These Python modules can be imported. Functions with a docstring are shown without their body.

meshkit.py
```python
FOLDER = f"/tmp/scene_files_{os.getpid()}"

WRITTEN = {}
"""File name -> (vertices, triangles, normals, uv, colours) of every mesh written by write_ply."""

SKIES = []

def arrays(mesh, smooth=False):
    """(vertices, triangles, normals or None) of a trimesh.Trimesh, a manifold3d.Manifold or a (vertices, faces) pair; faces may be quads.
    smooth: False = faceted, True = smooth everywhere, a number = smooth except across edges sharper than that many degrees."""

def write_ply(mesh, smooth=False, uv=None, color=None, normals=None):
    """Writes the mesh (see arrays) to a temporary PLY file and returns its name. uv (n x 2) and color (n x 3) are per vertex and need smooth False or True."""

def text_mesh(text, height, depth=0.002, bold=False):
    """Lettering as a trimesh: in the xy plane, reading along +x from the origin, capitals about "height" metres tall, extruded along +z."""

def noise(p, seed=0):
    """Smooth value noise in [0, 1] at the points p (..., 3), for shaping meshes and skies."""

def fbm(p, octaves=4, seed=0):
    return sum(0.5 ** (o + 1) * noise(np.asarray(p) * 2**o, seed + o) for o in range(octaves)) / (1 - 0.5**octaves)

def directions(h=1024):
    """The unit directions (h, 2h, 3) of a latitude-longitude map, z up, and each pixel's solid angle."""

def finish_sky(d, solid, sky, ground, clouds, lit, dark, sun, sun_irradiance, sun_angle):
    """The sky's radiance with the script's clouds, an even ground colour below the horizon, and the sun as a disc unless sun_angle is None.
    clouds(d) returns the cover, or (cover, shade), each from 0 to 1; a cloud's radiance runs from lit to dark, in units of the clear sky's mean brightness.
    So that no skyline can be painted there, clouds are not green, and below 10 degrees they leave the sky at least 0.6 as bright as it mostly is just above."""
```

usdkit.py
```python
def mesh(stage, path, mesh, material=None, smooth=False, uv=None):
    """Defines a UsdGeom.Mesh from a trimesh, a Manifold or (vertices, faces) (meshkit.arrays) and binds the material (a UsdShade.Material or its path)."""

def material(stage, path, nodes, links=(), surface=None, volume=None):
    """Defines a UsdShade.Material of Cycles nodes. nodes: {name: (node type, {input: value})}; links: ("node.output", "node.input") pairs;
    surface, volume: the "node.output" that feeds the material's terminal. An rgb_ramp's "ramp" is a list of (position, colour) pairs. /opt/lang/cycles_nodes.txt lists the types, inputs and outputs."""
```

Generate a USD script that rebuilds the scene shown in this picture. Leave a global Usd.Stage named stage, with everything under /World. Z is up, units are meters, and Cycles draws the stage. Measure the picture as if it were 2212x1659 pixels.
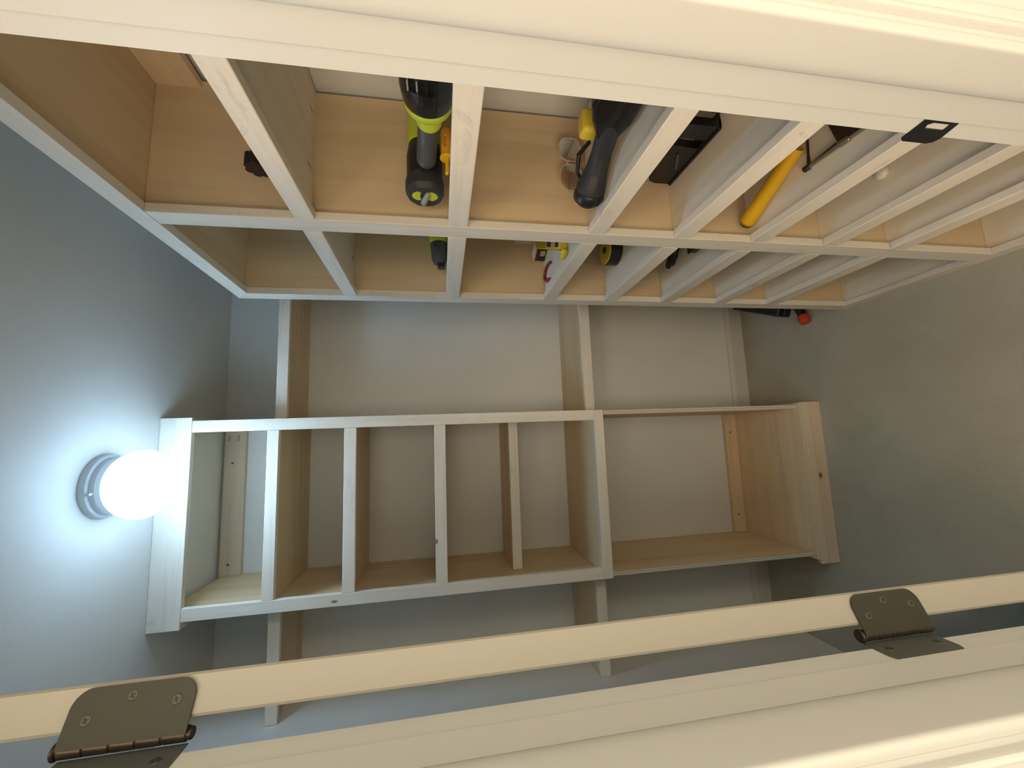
import math
import numpy as np
import trimesh
import manifold3d as m3
import usdkit
from scipy.spatial import ConvexHull
from shapely.geometry import Polygon
from pxr import Usd, UsdGeom, UsdLux, Gf, Sdf

stage = Usd.Stage.CreateInMemory()
UsdGeom.SetStageUpAxis(stage, 'Z')
UsdGeom.SetStageMetersPerUnit(stage, 1.0)
UsdGeom.Xform.Define(stage, '/World')
UsdGeom.Scope.Define(stage, '/World/Looks')

# ------------------------------------------------------------------ camera
EYE = 1.5639                                   # camera height above the floor
cam = UsdGeom.Camera.Define(stage, '/World/camera')
RM = np.array([[-0.0370, -0.1689, -0.9849],    # rows: image right, image down, forward (phone held on its side)
               [-0.9913, 0.1308, 0.0148],
               [0.1263, 0.9769, -0.1722]])
u_, _, v_ = np.linalg.svd(RM)
RM = u_ @ v_
r, u, b = RM[0], -RM[1], -RM[2]
cam.AddTransformOp().Set(Gf.Matrix4d(*r, 0, *u, 0, *b, 0, 0, 0, EYE, 1))
cam.CreateFocalLengthAttr(36 * 885.72 / 2212)
cam.CreateHorizontalApertureAttr(36.0)
cam.CreateVerticalApertureAttr(27.0)
cam.CreateClippingRangeAttr(Gf.Vec2f(0.02, 50))
cam.CreateExposureAttr(0.36)

# ------------------------------------------------------------------ light: warm hall light from left and above, plus added back and right fill
GLOBE_POWER = 27.5
def hall_light(name, loc, w, h, power, color, rx=0.0, ry=0.0):
    l = UsdLux.RectLight.Define(stage, '/World/' + name)
    l.CreateWidthAttr(w)
    l.CreateHeightAttr(h)
    l.CreateIntensityAttr(power)
    l.CreateColorAttr(Gf.Vec3f(*color))
    l.AddTranslateOp().Set(Gf.Vec3d(*loc))
    l.AddRotateXYZOp().Set(Gf.Vec3f(rx, ry, 0))
hall_light('hall_left_light', (-1.64, -0.75, 1.70), 1.2, 1.2, 7.8, (1.0, 0.81, 0.58), 0.0, -90.0)
hall_light('hall_back_fill', (-0.10, -2.13, 1.90), 1.2, 0.9, 4.0, (1.0, 0.93, 0.74), 90.0)  # added unseen panel, frontal fill for the closet
hall_light('hall_right_fill', (1.34, -1.30, 1.35), 1.5, 1.1, 3.6, (1.0, 0.95, 0.74), 0.0, 90.0)  # added unseen panel, brightens the hinge-side jamb and the closet's left
hall_light('hall_ceiling_light', (-0.30, -0.70, 2.43), 0.5, 0.5, 9.0, (1.0, 0.80, 0.55))

# ------------------------------------------------------------------ helpers
used = {}
def numbered(parent, name):
    k = (parent, name)
    n = used.get(k, 0)
    used[k] = n + 1
    return f'{parent}/{name}' if n == 0 else f'{parent}/{name}_{n:03d}'

def path_of(parent):
    if parent is None:
        return '/World'
    return str(parent.GetPath())

def tag(p, label=None, cat=None, group=None, kind=None):
    for k, v in (('label', label), ('category', cat), ('group', group), ('kind', kind)):
        if v:
            p.SetCustomDataByKey(k, v)
    return p

def thing(name, label, cat, loc=(0, 0, 0), rotz=0.0, group=None, kind=None):
    x = UsdGeom.Xform.Define(stage, numbered('/World', name))
    x.AddTranslateOp().Set(Gf.Vec3d(*map(float, loc)))
    if rotz:
        x.AddRotateZOp().Set(float(rotz))
    return tag(x.GetPrim(), label, cat, group, kind)

def obj(name, mesh, mat, parent=None, smooth=False, label=None, cat=None, group=None, kind=None):
    if isinstance(mesh, (list, tuple)) and len(mesh) and isinstance(mesh[0], trimesh.Trimesh):
        mesh = trimesh.util.concatenate(list(mesh))
    p = usdkit.mesh(stage, numbered(path_of(parent), name), mesh, mat, smooth).GetPrim()
    return tag(p, label, cat, group, kind)

def hull(pts):
    pts = np.asarray(pts, float)
    h = ConvexHull(pts)
    m = trimesh.Trimesh(pts, h.simplices, process=True)
    trimesh.repair.fix_normals(m)
    if m.volume < 0:
        m.invert()
    return m

def box(x0, x1, y0, y1, z0, z1, c=0.0012):
    """A box with chamfered edges."""
    lo, hi = np.minimum((x0, y0, z0), (x1, y1, z1)), np.maximum((x0, y0, z0), (x1, y1, z1))
    if c <= 0:
        return trimesh.creation.box(bounds=[lo, hi])
    c = min(c, *((hi - lo) * 0.45))
    pts = []
    for i in (0, 1):
        for j in (0, 1):
            for k in (0, 1):
                p = np.where([i, j, k], hi, lo)
                s = np.where([i, j, k], -1, 1) * c
                for a in range(3):
                    q = p + s
                    q[a] = p[a]
                    pts.append(q)
    return hull(pts)

def rbox(cx, cy, cz, sx, sy, sz, r, n=8):
    """A box with round edges, centred."""
    s = trimesh.creation.icosphere(2, r)
    pts = []
    for i in (-1, 1):
        for j in (-1, 1):
            for k in (-1, 1):
                pts.append(s.vertices + np.array([i * (sx / 2 - r), j * (sy / 2 - r), k * (sz / 2 - r)]))
    m = hull(np.vstack(pts))
    m.apply_translation((cx, cy, cz))
    return m

def frame_to(axis, up=(0, 0, 1)):
    a = np.asarray(axis, float)
    a = a / np.linalg.norm(a)
    up = np.asarray(up, float)
    if abs(a @ up) > 0.95:
        up = np.array([1.0, 0, 0])
    x = np.cross(up, a)
    x /= np.linalg.norm(x)
    y = np.cross(a, x)
    return np.column_stack([x, y, a])

def lathe(profile, origin, axis, n=40):
    """profile: (radius, distance along the axis) pairs."""
    p = np.asarray(profile, float)
    ang = np.arange(n) * 2 * np.pi / n
    v = np.stack([p[:, None, 0] * np.cos(ang), p[:, None, 0] * np.sin(ang), np.repeat(p[:, 1:2], n, 1)], -1).reshape(-1, 3)
    f = []
    for i in range(len(p) - 1):
        for j in range(n):
            a, b2 = i * n + j, i * n + (j + 1) % n
            f += [[a, b2, b2 + n], [a, b2 + n, a + n]]
    for ring, rev in ((0, True), (len(p) - 1, False)):
        if p[ring, 0] > 1e-6:
            c = len(v)
            v = np.vstack([v, [[0, 0, p[ring, 1]]]])
            for j in range(n):
                a, b2 = ring * n + j, ring * n + (j + 1) % n
                f.append([b2, a, c] if rev else [a, b2, c])
    m = trimesh.Trimesh(v, f, process=True)
    m.update_faces(m.nondegenerate_faces())
    if m.volume < 0:
        m.invert()
    T = np.eye(4)
    T[:3, :3] = frame_to(axis)
    T[:3, 3] = origin
    m.apply_transform(T)
    return m

def cyl(a, b2, ra, rb=None, c=0.0008, n=28):
    a, b2 = np.asarray(a, float), np.asarray(b2, float)
    L = np.linalg.norm(b2 - a)
    rb = ra if rb is None else rb
    return lathe([(max(ra - c, 1e-4), 0), (ra, c), (rb, L - c), (max(rb - c, 1e-4), L)], a, b2 - a, n)

def tube(pts, r, n=12):
    """A round bar along a polyline."""
    return trimesh.util.concatenate([hull(np.vstack([trimesh.creation.icosphere(2, ra).vertices + np.asarray(p), trimesh.creation.icosphere(2, rb).vertices + np.asarray(q)]))
                                     for (p, ra), (q, rb) in zip(zip(pts[:-1], r[:-1]), zip(pts[1:], r[1:]))])

def blob(pts, rs, edge=0.004, it=12):
    """Round limbs joined into one smooth body (hulls of spheres, merged and smoothed)."""
    parts = []
    for (p, ra), (q, rb) in zip(zip(pts[:-1], rs[:-1]), zip(pts[1:], rs[1:])):
        parts.append(m3.Manifold.batch_hull([m3.Manifold.sphere(ra, 24).translate(tuple(map(float, p))), m3.Manifold.sphere(rb, 24).translate(tuple(map(float, q)))]))
    m = m3.Manifold.batch_boolean(parts, m3.OpType.Add).refine_to_length(edge)
    k = m.to_mesh()
    t = trimesh.Trimesh(k.vert_properties[:, :3], k.tri_verts, process=True)
    trimesh.smoothing.filter_taubin(t, iterations=it)
    return t

def extrude_z(poly, z0, z1):
    m = trimesh.creation.extrude_polygon(Polygon(poly), z1 - z0, engine='earcut')
    m.apply_translation((0, 0, z0))
    return m

def extrude_dir(poly, origin, ex, ey, ez, depth):
    """poly in the (ex, ey) plane at origin, extruded by depth along ez."""
    m = trimesh.creation.extrude_polygon(Polygon(poly), depth, engine='earcut')
    T = np.eye(4)
    T[:3, :3] = np.column_stack([ex, ey, ez])
    T[:3, 3] = origin
    m.apply_transform(T)
    if m.volume < 0:
        m.invert()
    return m

def to_manifold(t):
    return m3.Manifold(m3.Mesh(np.asarray(t.vertices, np.float32), np.asarray(t.faces, np.uint32)))

def cut(t, *cutters):
    m = to_manifold(t)
    for c in cutters:
        m = m - to_manifold(c)
    k = m.to_mesh()
    return trimesh.Trimesh(k.vert_properties[:, :3], k.tri_verts, process=True)

# ------------------------------------------------------------------ materials
LK = '/World/Looks/'
def plain(name, col, rough=0.5, metal=0.0, spec=0.5, bump=0.0, bscale=200.0, coat=0.0):
    nodes = {'p': ('principled_bsdf', {'base_color': col, 'roughness': rough, 'metallic': metal, 'specular_ior_level': spec, 'coat_weight': coat})}
    links = []
    if bump:
        nodes |= {'t': ('geometry', {}), 'n': ('noise_texture', {'scale': bscale, 'detail': 3.0}), 'b': ('bump', {'strength': bump, 'distance': 0.001})}
        links = [('t.position', 'n.vector'), ('n.fac', 'b.height'), ('b.normal', 'p.normal')]
    return usdkit.material(stage, LK + name, nodes, links, surface='p.BSDF')

def paint(name, col, var=0.04, rough=0.6, bump=0.12, bscale=260.0):
    """Rolled paint: faint mottling and orange peel."""
    c = np.array(col)
    nodes = {'t': ('geometry', {}),
             'n': ('noise_texture', {'scale': 2.3, 'detail': 4.0}),
             'r': ('rgb_ramp', {'ramp': [(0.3, tuple(c * (1 - var))), (0.7, tuple(np.minimum(c * (1 + var), 1)))]}),
             'm': ('noise_texture', {'scale': bscale, 'detail': 2.0}),
             'b': ('bump', {'strength': bump, 'distance': 0.0008}),
             'p': ('principled_bsdf', {'roughness': rough, 'specular_ior_level': 0.35})}
    links = [('t.position', 'n.vector'), ('n.fac', 'r.fac'), ('r.color', 'p.base_color'), ('t.position', 'm.vector'), ('m.fac', 'b.height'), ('b.normal', 'p.normal')]
    return usdkit.material(stage, LK + name, nodes, links, surface='p.BSDF')

def wood(name, col, grain='z', dark=0.82, streak=28.0, stretch=0.06, seed=0.0, knots=(), rough=0.55, blotch=0.10, smudge=0.0):
    """Sanded bare wood; knots: (position, radii) of dark knots at their own spots in the board."""
    c = np.array(col)
    sc = {'x': (stretch, 1, 1), 'y': (1, stretch, 1), 'z': (1, 1, stretch)}[grain]
    nodes = {'t': ('geometry', {}),
             'mp': ('mapping', {'location': (seed, seed * 1.7, seed * 0.6), 'scale': sc}),
             'n': ('noise_texture', {'scale': streak, 'detail': 5.0, 'roughness': 0.6, 'distortion': 0.6}),
             'r': ('rgb_ramp', {'ramp': [(0.25, tuple(c * dark)), (0.5, tuple(c)), (0.75, tuple(np.minimum(c * 1.06, 0.98)))]}),
             'n2': ('noise_texture', {'scale': 5.0, 'detail': 2.0}),
             'r2': ('rgb_ramp', {'ramp': [(0.3, (1 - blotch, 1 - blotch * 1.15, 1 - blotch * 1.4)), (0.65, (1, 1, 1))]}),
             'mx': ('mix_color', {'blend_type': 'multiply', 'fac': 1.0}),
             'b': ('bump', {'strength': 0.08, 'distance': 0.0006}),
             'p': ('principled_bsdf', {'roughness': rough, 'specular_ior_level': 0.3})}
    links = [('t.position', 'mp.vector'), ('mp.vector', 'n.vector'), ('n.fac', 'r.fac'), ('mp.vector', 'n2.vector'), ('n2.fac', 'r2.fac'),
             ('r.color', 'mx.a'), ('r2.color', 'mx.b'), ('n.fac', 'b.height'), ('b.normal', 'p.normal')]
    last = 'mx.result'
    if smudge:      # pencil and handling marks
        nodes |= {'sm': ('noise_texture', {'scale': 7.0, 'detail': 6.0, 'roughness': 0.75, 'distortion': 1.5}), 'sr': ('rgb_ramp', {'ramp': [(0.60, (0, 0, 0)), (0.72, (smudge,) * 3)]}),
                  'sx': ('mix_color', {'blend_type': 'mix', 'b': (0.30, 0.29, 0.28)})}
        links += [('t.position', 'sm.vector'), ('sm.fac', 'sr.fac'), ('sr.color', 'sx.fac'), (last, 'sx.a')]
        last = 'sx.result'
    for i, (pos, rad, kc) in enumerate(knots):
        inv = 1 / np.array(rad)
        nodes |= {f'kd{i}': ('vector_math', {'math_type': 'subtract', 'vector2': tuple(pos)}),
                  f'ks{i}': ('vector_math', {'math_type': 'multiply', 'vector2': tuple(inv)}),
                  f'kl{i}': ('vector_math', {'math_type': 'length'}),
                  f'kr{i}': ('rgb_ramp', {'ramp': [(0.0, (1, 1, 1)), (0.45, (0.85, 0.85, 0.85)), (1.0, (0, 0, 0))]}),
                  f'km{i}': ('mix_color', {'blend_type': 'mix', 'b': kc})}
        links += [('t.position', f'kd{i}.vector1'), (f'kd{i}.vector', f'ks{i}.vector1'), (f'ks{i}.vector', f'kl{i}.vector1'), (f'kl{i}.value', f'kr{i}.fac'),
                  (f'kr{i}.color', f'km{i}.fac'), (last, f'km{i}.a')]
        last = f'km{i}.result'
    links.append((last, 'p.base_color'))
    return usdkit.material(stage, LK + name, nodes, links, surface='p.BSDF')

def ply_edge(name, col, axis, layers=0.0036):
    """The layered edge of plywood: bands across its thickness."""
    c = np.array(col)
    nodes = {'t': ('geometry', {}), 'w': ('wave_texture', {'wave_type': 'bands', 'bands_direction': axis, 'scale': 2 * math.pi / layers / 20.0 / 2.0, 'distortion': 0.6, 'detail': 2.0, 'detail_scale': 2.0}),
             'r': ('rgb_ramp', {'ramp': [(0.25, tuple(c * 0.62)), (0.55, tuple(c)), (1.0, tuple(np.minimum(c * 1.1, 1)))]}),
             'p': ('principled_bsdf', {'roughness': 0.7, 'specular_ior_level': 0.2})}
    links = [('t.position', 'w.vector'), ('w.fac', 'r.fac'), ('r.color', 'p.base_color')]
    return usdkit.material(stage, LK + name, nodes, links, surface='p.BSDF')

WALL = (0.76, 0.755, 0.735)
M_wall = paint('wall_paint', WALL)
M_ceil = paint('ceiling_paint', (0.75, 0.75, 0.735), bump=0.2, bscale=180.0)
M_hallwall = paint('hall_paint', (0.55, 0.52, 0.47))
M_trim = paint('trim_paint', (0.62, 0.615, 0.605), var=0.015, rough=0.42, bump=0.05, bscale=90.0)
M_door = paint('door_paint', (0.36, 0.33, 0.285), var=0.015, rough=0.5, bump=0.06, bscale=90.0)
M_base = paint('baseboard_paint', (0.62, 0.60, 0.55), var=0.01, rough=0.5, bump=0.05)
M_floor = usdkit.material(stage, LK + 'carpet', {
    't': ('geometry', {}), 'n': ('noise_texture', {'scale': 3.2, 'detail': 5.0, 'roughness': 0.6}),
    'r': ('rgb_ramp', {'ramp': [(0.3, (0.40, 0.375, 0.30)), (0.7, (0.48, 0.46, 0.385))]}),
    'f': ('noise_texture', {'scale': 420.0, 'detail': 2.0}), 'b': ('bump', {'strength': 0.5, 'distance': 0.003}),
    'p': ('principled_bsdf', {'roughness': 0.95, 'specular_ior_level': 0.1})},
    [('t.position', 'n.vector'), ('n.fac', 'r.fac'), ('r.color', 'p.base_color'), ('t.position', 'f.vector'), ('f.fac', 'b.height'), ('b.normal', 'p.normal')], surface='p.BSDF')
PLY = (0.78, 0.605, 0.395)
FRAME = (0.85, 0.79, 0.71)
M_plyz = wood('birch_plywood_upright', PLY, 'z', streak=16, seed=1.0)
M_plyy = wood('birch_plywood_long', PLY, 'y', streak=16, seed=2.0)
M_plyx = wood('birch_plywood_across', PLY, 'x', streak=16, seed=3.0)
M_shelf = wood('birch_shelf', (0.83, 0.76, 0.66), 'y', streak=18, seed=2.6)
M_frz = wood('maple_frame_upright', FRAME, 'z', streak=34, seed=4.0, dark=0.88, smudge=0.38)
M_fry = wood('maple_frame_long', FRAME, 'y', streak=34, seed=5.0, dark=0.88, smudge=0.38)
M_frx = wood('maple_frame_across', FRAME, 'x', streak=34, seed=6.0, dark=0.88, smudge=0.38)
EDGE = (0.72, 0.66, 0.56)
M_edx = ply_edge('plywood_edge_upright', EDGE, 'x')
M_edz = ply_edge('plywood_edge_flat', EDGE, 'z')
M_jleaf = plain('dull_zinc', (0.125, 0.135, 0.125), 0.5, 0.4)
M_nickel = plain('satin_nickel', (0.048, 0.047, 0.036), 0.48, 0.5, bump=0.05, bscale=600)
M_nickscrew = plain('screw_nickel', (0.085, 0.083, 0.066), 0.45, 0.5)
M_pin = plain('hinge_pin_bronze', (0.075, 0.058, 0.046), 0.35, 0.8)
M_black = plain('black_plastic', (0.012, 0.012, 0.014), 0.38, bump=0.05, bscale=500)
M_gloss = plain('glossy_black_plastic', (0.008, 0.008, 0.010), 0.2)
M_rubber = plain('charcoal_rubber', (0.028, 0.029, 0.033), 0.55, bump=0.12, bscale=700)
M_gray = plain('dark_gray_rubber', (0.060, 0.062, 0.070), 0.5, bump=0.12, bscale=600)
M_lime = plain('lime_plastic', (0.52, 0.60, 0.035), 0.4)
M_silver = plain('gray_plastic', (0.30, 0.30, 0.29), 0.35)
M_amber = plain('amber_plastic', (0.76, 0.36, 0.03), 0.32)
M_yellow = plain('yellow_plastic', (0.80, 0.46, 0.010), 0.4)
M_yellow2 = plain('bright_yellow_plastic', (0.80, 0.62, 0.06), 0.35)
M_steel = plain('bright_steel', (0.50, 0.48, 0.44), 0.3, 1.0)
M_iron = plain('dark_iron', (0.06, 0.05, 0.042), 0.45, 0.6)
M_white = plain('white_plastic', (0.74, 0.71, 0.66), 0.35)
M_red = plain('red_paint', (0.23, 0.015, 0.025), 0.4)
M_orange = plain('red_rubber', (0.55, 0.05, 0.025), 0.5)
M_tan = plain('tan_paper', (0.52, 0.40, 0.24), 0.7)
M_purple = plain('purple_print', (0.035, 0.018, 0.15), 0.5)
M_plum = plain('plum_plastic', (0.022, 0.012, 0.022), 0.5)
M_card = plain('white_card', (0.72, 0.72, 0.70), 0.6)
M_teal = plain('dark_teal_print', (0.045, 0.075, 0.075), 0.5)
M_pine = wood('pine_block', (0.66, 0.52, 0.38), 'z', seed=7.0)
M_canopy = plain('canopy_paint', (0.60, 0.64, 0.68), 0.35)
M_lens = usdkit.material(stage, LK + 'clear_lens', {
    'fr': ('fresnel', {'IOR': 1.6}), 'tr': ('transparent_bsdf', {'color': (0.93, 0.88, 0.82)}), 'gl': ('glossy_bsdf', {'roughness': 0.06, 'color': (0.9, 0.9, 0.9)}),
    'm': ('mix_closure', {})}, [('fr.fac', 'm.fac'), ('tr.BSDF', 'm.closure1'), ('gl.BSDF', 'm.closure2')], surface='m.closure')
M_rim = plain('clear_frame', (0.55, 0.47, 0.40), 0.15)
M_globe = usdkit.material(stage, LK + 'lit_opal_glass', {'t': ('geometry', {}), 'x': ('separate_xyz', {}),   # emission fades towards the neck, set to tone down the glow on the ceiling
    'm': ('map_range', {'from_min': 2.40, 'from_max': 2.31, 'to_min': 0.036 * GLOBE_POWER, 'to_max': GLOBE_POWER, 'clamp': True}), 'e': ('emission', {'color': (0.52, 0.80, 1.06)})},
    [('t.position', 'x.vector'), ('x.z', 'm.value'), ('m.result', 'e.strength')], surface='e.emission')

# ------------------------------------------------------------------ the setting: closet, front wall, hall
H = 2.44
XL, XR = -0.235, 0.373              # door jamb faces
YO, YI = 0.268, 0.395               # front wall: hall side, closet side
WX0, WX1, BY = -0.90, 0.776, 1.876  # closet left, right and back wall faces
obj('floor', box(-2.0, 2.0, -2.3, BY + 0.1, -0.06, 0.0, 0), M_floor, label='green-gray low pile carpet running through the doorway', cat='floor', kind='structure')
obj('ceiling', box(-2.0, 2.0, -2.3, BY + 0.1, H, H + 0.06, 0), M_ceil, label='smooth gray painted ceiling around the globe lamp', cat='ceiling', kind='structure')
obj('wall_back', box(WX0 - 0.1, WX1 + 0.1, BY, BY + 0.1, 0, H, 0), M_wall, label='gray back wall of the closet behind the wall shelves', cat='wall', kind='structure')
obj('wall_right', box(WX1, WX1 + 0.1, YI, BY, 0, H, 0), M_wall, label='gray right closet wall behind the open bookcase', cat='wall', kind='structure')
obj('wall_left', box(WX0 - 0.1, WX0, YI, BY, 0, H, 0), M_wall, label='gray left closet wall seen in the gap of the door hinges', cat='wall', kind='structure')
DH = 2.045
obj('wall_front', [box(-2.0, XL - 0.019, YO, YI, 0, H, 0), box(XR + 0.019, 2.0, YO, YI, 0, H, 0), box(XL - 0.019, XR + 0.019, YO, YI, DH + 0.019, H, 0)],
    M_hallwall, label='front wall that holds the door frame', cat='wall', kind='structure')
obj('wall_hall_left', box(-1.75, -1.65, -2.2, YO, 0, H, 0), M_hallwall, label='left wall of the hall outside the closet', cat='wall', kind='structure')
obj('wall_hall_right', box(1.35, 1.45, -2.2, YO, 0, H, 0), M_hallwall, label='right wall of the hall outside the closet', cat='wall', kind='structure')
obj('wall_hall_back', box(-1.75, 1.45, -2.25, -2.15, 0, H, 0), M_hallwall, label='far wall of the hall behind the camera', cat='wall', kind='structure')

def baseboard(x0, x1):
    prof = [(0, 0), (-0.014, 0), (-0.014, 0.068), (-0.011, 0.076), (-0.006, 0.083), (-0.004, 0.09), (0, 0.09)]
    return extrude_dir([(y, z) for y, z in prof], (x0, BY, 0), (0, 1, 0), (0, 0, 1), (1, 0, 0), x1 - x0)
obj('baseboard_back', baseboard(0.0875, WX1), M_base, label='pale baseboard on the back wall, right of the shelf tower', cat='baseboard', kind='structure')
obj('baseboard_back', baseboard(WX0, -0.5208), M_base, label='pale baseboard on the back wall, left of the shelf tower', cat='baseboard', kind='structure')

# door frame: jambs, stops, strike plate
def stop_poly(xf, s):
    """Stop with an eased edge; xf: jamb face, s: +1 towards +x."""
    return [(xf, 0.3685), (xf + s * 0.0016, 0.3680), (xf + s * 0.0020, 0.3670), (xf + s * 0.0022, 0.3285), (xf + s * 0.0052, 0.3278), (xf + s * 0.0080, 0.3255), (xf + s * 0.0098, 0.3215), (xf + s * 0.0109, 0.3155),
            (xf + s * 0.0112, 0.3090), (xf + s * 0.0112, 0.2745), (xf + s * 0.0107, 0.2722), (xf + s * 0.0094, 0.2708), (xf + s * 0.0075, 0.2704), (xf, 0.2704)]
t = thing('trim_1', 'cream painted door frame with rounded stops', 'door frame', kind='structure')
obj('jamb', box(XR, XR + 0.019, YO, YI, 0, DH, 0.002), M_trim, t)
obj('jamb', box(XL - 0.019, XL, YO, YI, 0, DH, 0.002), M_trim, t)
obj('head_jamb', box(XL - 0.019, XR + 0.019, YO, YI, DH, DH + 0.019, 0.001), M_trim, t)
obj('stop', extrude_z(stop_poly(XR, -1), 0, DH), M_trim, t, smooth=40)
obj('stop', extrude_z(stop_poly(XL, 1), 0, DH), M_trim, t, smooth=40)
obj('head_stop', box(XL, XR, 0.2735, 0.3685, DH - 0.011, DH, 0.002), M_trim, t)
# black strike plate with its latch hole, in the right jamb
sz0, sz1 = EYE - 0.650, EYE - 0.600
outer = [(0.3675, sz0 - 0.0015), (0.3675, sz1 + 0.0), (0.401, sz1 - 0.006), (0.4045, sz1 - 0.012), (0.4045, sz0 - 0.001), (0.401, sz0 - 0.008), (0.394, sz0 - 0.010)]
hole = [(0.3715, sz0 + 0.007), (0.3715, sz1 - 0.017), (0.3755, sz1 - 0.0125), (0.3815, sz1 - 0.0165), (0.3815, sz0 + 0.004)]
pl = trimesh.creation.extrude_polygon(Polygon(outer, [hole]), 0.0016, engine='earcut')
T = np.eye(4)
T[:3, :3] = np.column_stack([(0, 1, 0), (0, 0, 1), (1, 0, 0)])
T[:3, 3] = (XR - 0.0016, 0, 0)
pl.apply_transform(T)
sp = obj('strike_plate', pl, M_gloss, t, label='black strike plate with a latch hole')
cas = [(0.0035, 0.0), (0.0035, -0.0040), (0.0045, -0.0062), (0.0065, -0.0072), (0.0090, -0.0070), (0.0098, -0.0062), (0.0104, -0.0062), (0.0112, -0.0074), (0.0150, -0.0092), (0.0190, -0.0096), (0.0198, -0.0088), (0.0205, -0.0088), (0.0215, -0.0102),
       (0.0330, -0.0140), (0.0380, -0.0146), (0.0395, -0.0165), (0.0500, -0.0170), (0.0570, -0.0160), (0.0570, 0.0)]
def casing(xf, s):
    return extrude_z([(xf + s * x, YO + y) for x, y in cas], 0, DH + 0.06)
obj('trim_2', casing(XR, 1), M_trim, smooth=35, label='moulded cream door casing on the latch side of the doorway', cat='door casing', kind='structure')
obj('trim_3', casing(XL, -1), M_trim, smooth=35, label='moulded cream door casing on the hinge side of the doorway', cat='door casing', kind='structure')
obj('trim_4', box(XL - 0.057, XR + 0.057, YO - 0.016, YO, DH + 0.06, DH + 0.118, 0.003), M_trim, label='cream casing over the head of the doorway', cat='door casing', kind='structure')

# door swung open into the closet, past square, on two hinges
PV = np.array([XL + 0.008, 0.403, 0])
PH = math.radians(27.0)
E = np.array([math.cos(PH), math.sin(PH), 0])       # across the door's thickness
Dv = np.array([-math.sin(PH), math.cos(PH), 0])     # along the door's width
door = thing('door_1', 'cream painted door swung open into the closet, seen on its hinge edge', 'door', kind='structure')
def door_solid(e0, e1, d0, d1, z0, z1, c=0.002):
    m = box(e0, e1, d0, d1, z0, z1, c)
    T = np.eye(4)
    T[:3, :3] = np.column_stack([E, Dv, (0, 0, 1)])
    T[:3, 3] = PV
    m.apply_transform(T)
    return m
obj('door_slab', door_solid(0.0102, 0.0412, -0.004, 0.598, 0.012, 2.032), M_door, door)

def leaf_poly(w, h, r):
    """A hinge leaf from the knuckle (x = 0) out to x = w with two round corners."""
    pts = [(0.0, -h / 2)]
    for cx, cy, a0 in ((w - r, -h / 2 + r, -90), (w - r, h / 2 - r, 0)):
        for a in np.linspace(a0, a0 + 90, 9):
            pts.append((cx + r * math.cos(math.radians(a)), cy + r * math.sin(math.radians(a))))
    return pts + [(0.0, h / 2)]

def screw(p, n, ex):
    """A flat screw head with a cross recess, facing n."""
    n = np.asarray(n, float)
    d = cyl(p, p + n * 0.0010, 0.0042, 0.0036, 0.0002, 20)
    F = frame_to(n)
    bars = []
    for k in (0, 1):
        bb = trimesh.creation.box((0.0042, 0.0011, 0.004))
        T = np.eye(4)
        q = math.pi / 2 * k + 0.5
        T[:3, :3] = F @ np.array([[math.cos(q), -math.sin(q), 0], [math.sin(q), math.cos(q), 0], [0, 0, 1]])
        T[:3, 3] = p + n * 0.0012
        bb.apply_transform(T)
        bars.append(bb)
    return cut(d, *bars)

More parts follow.
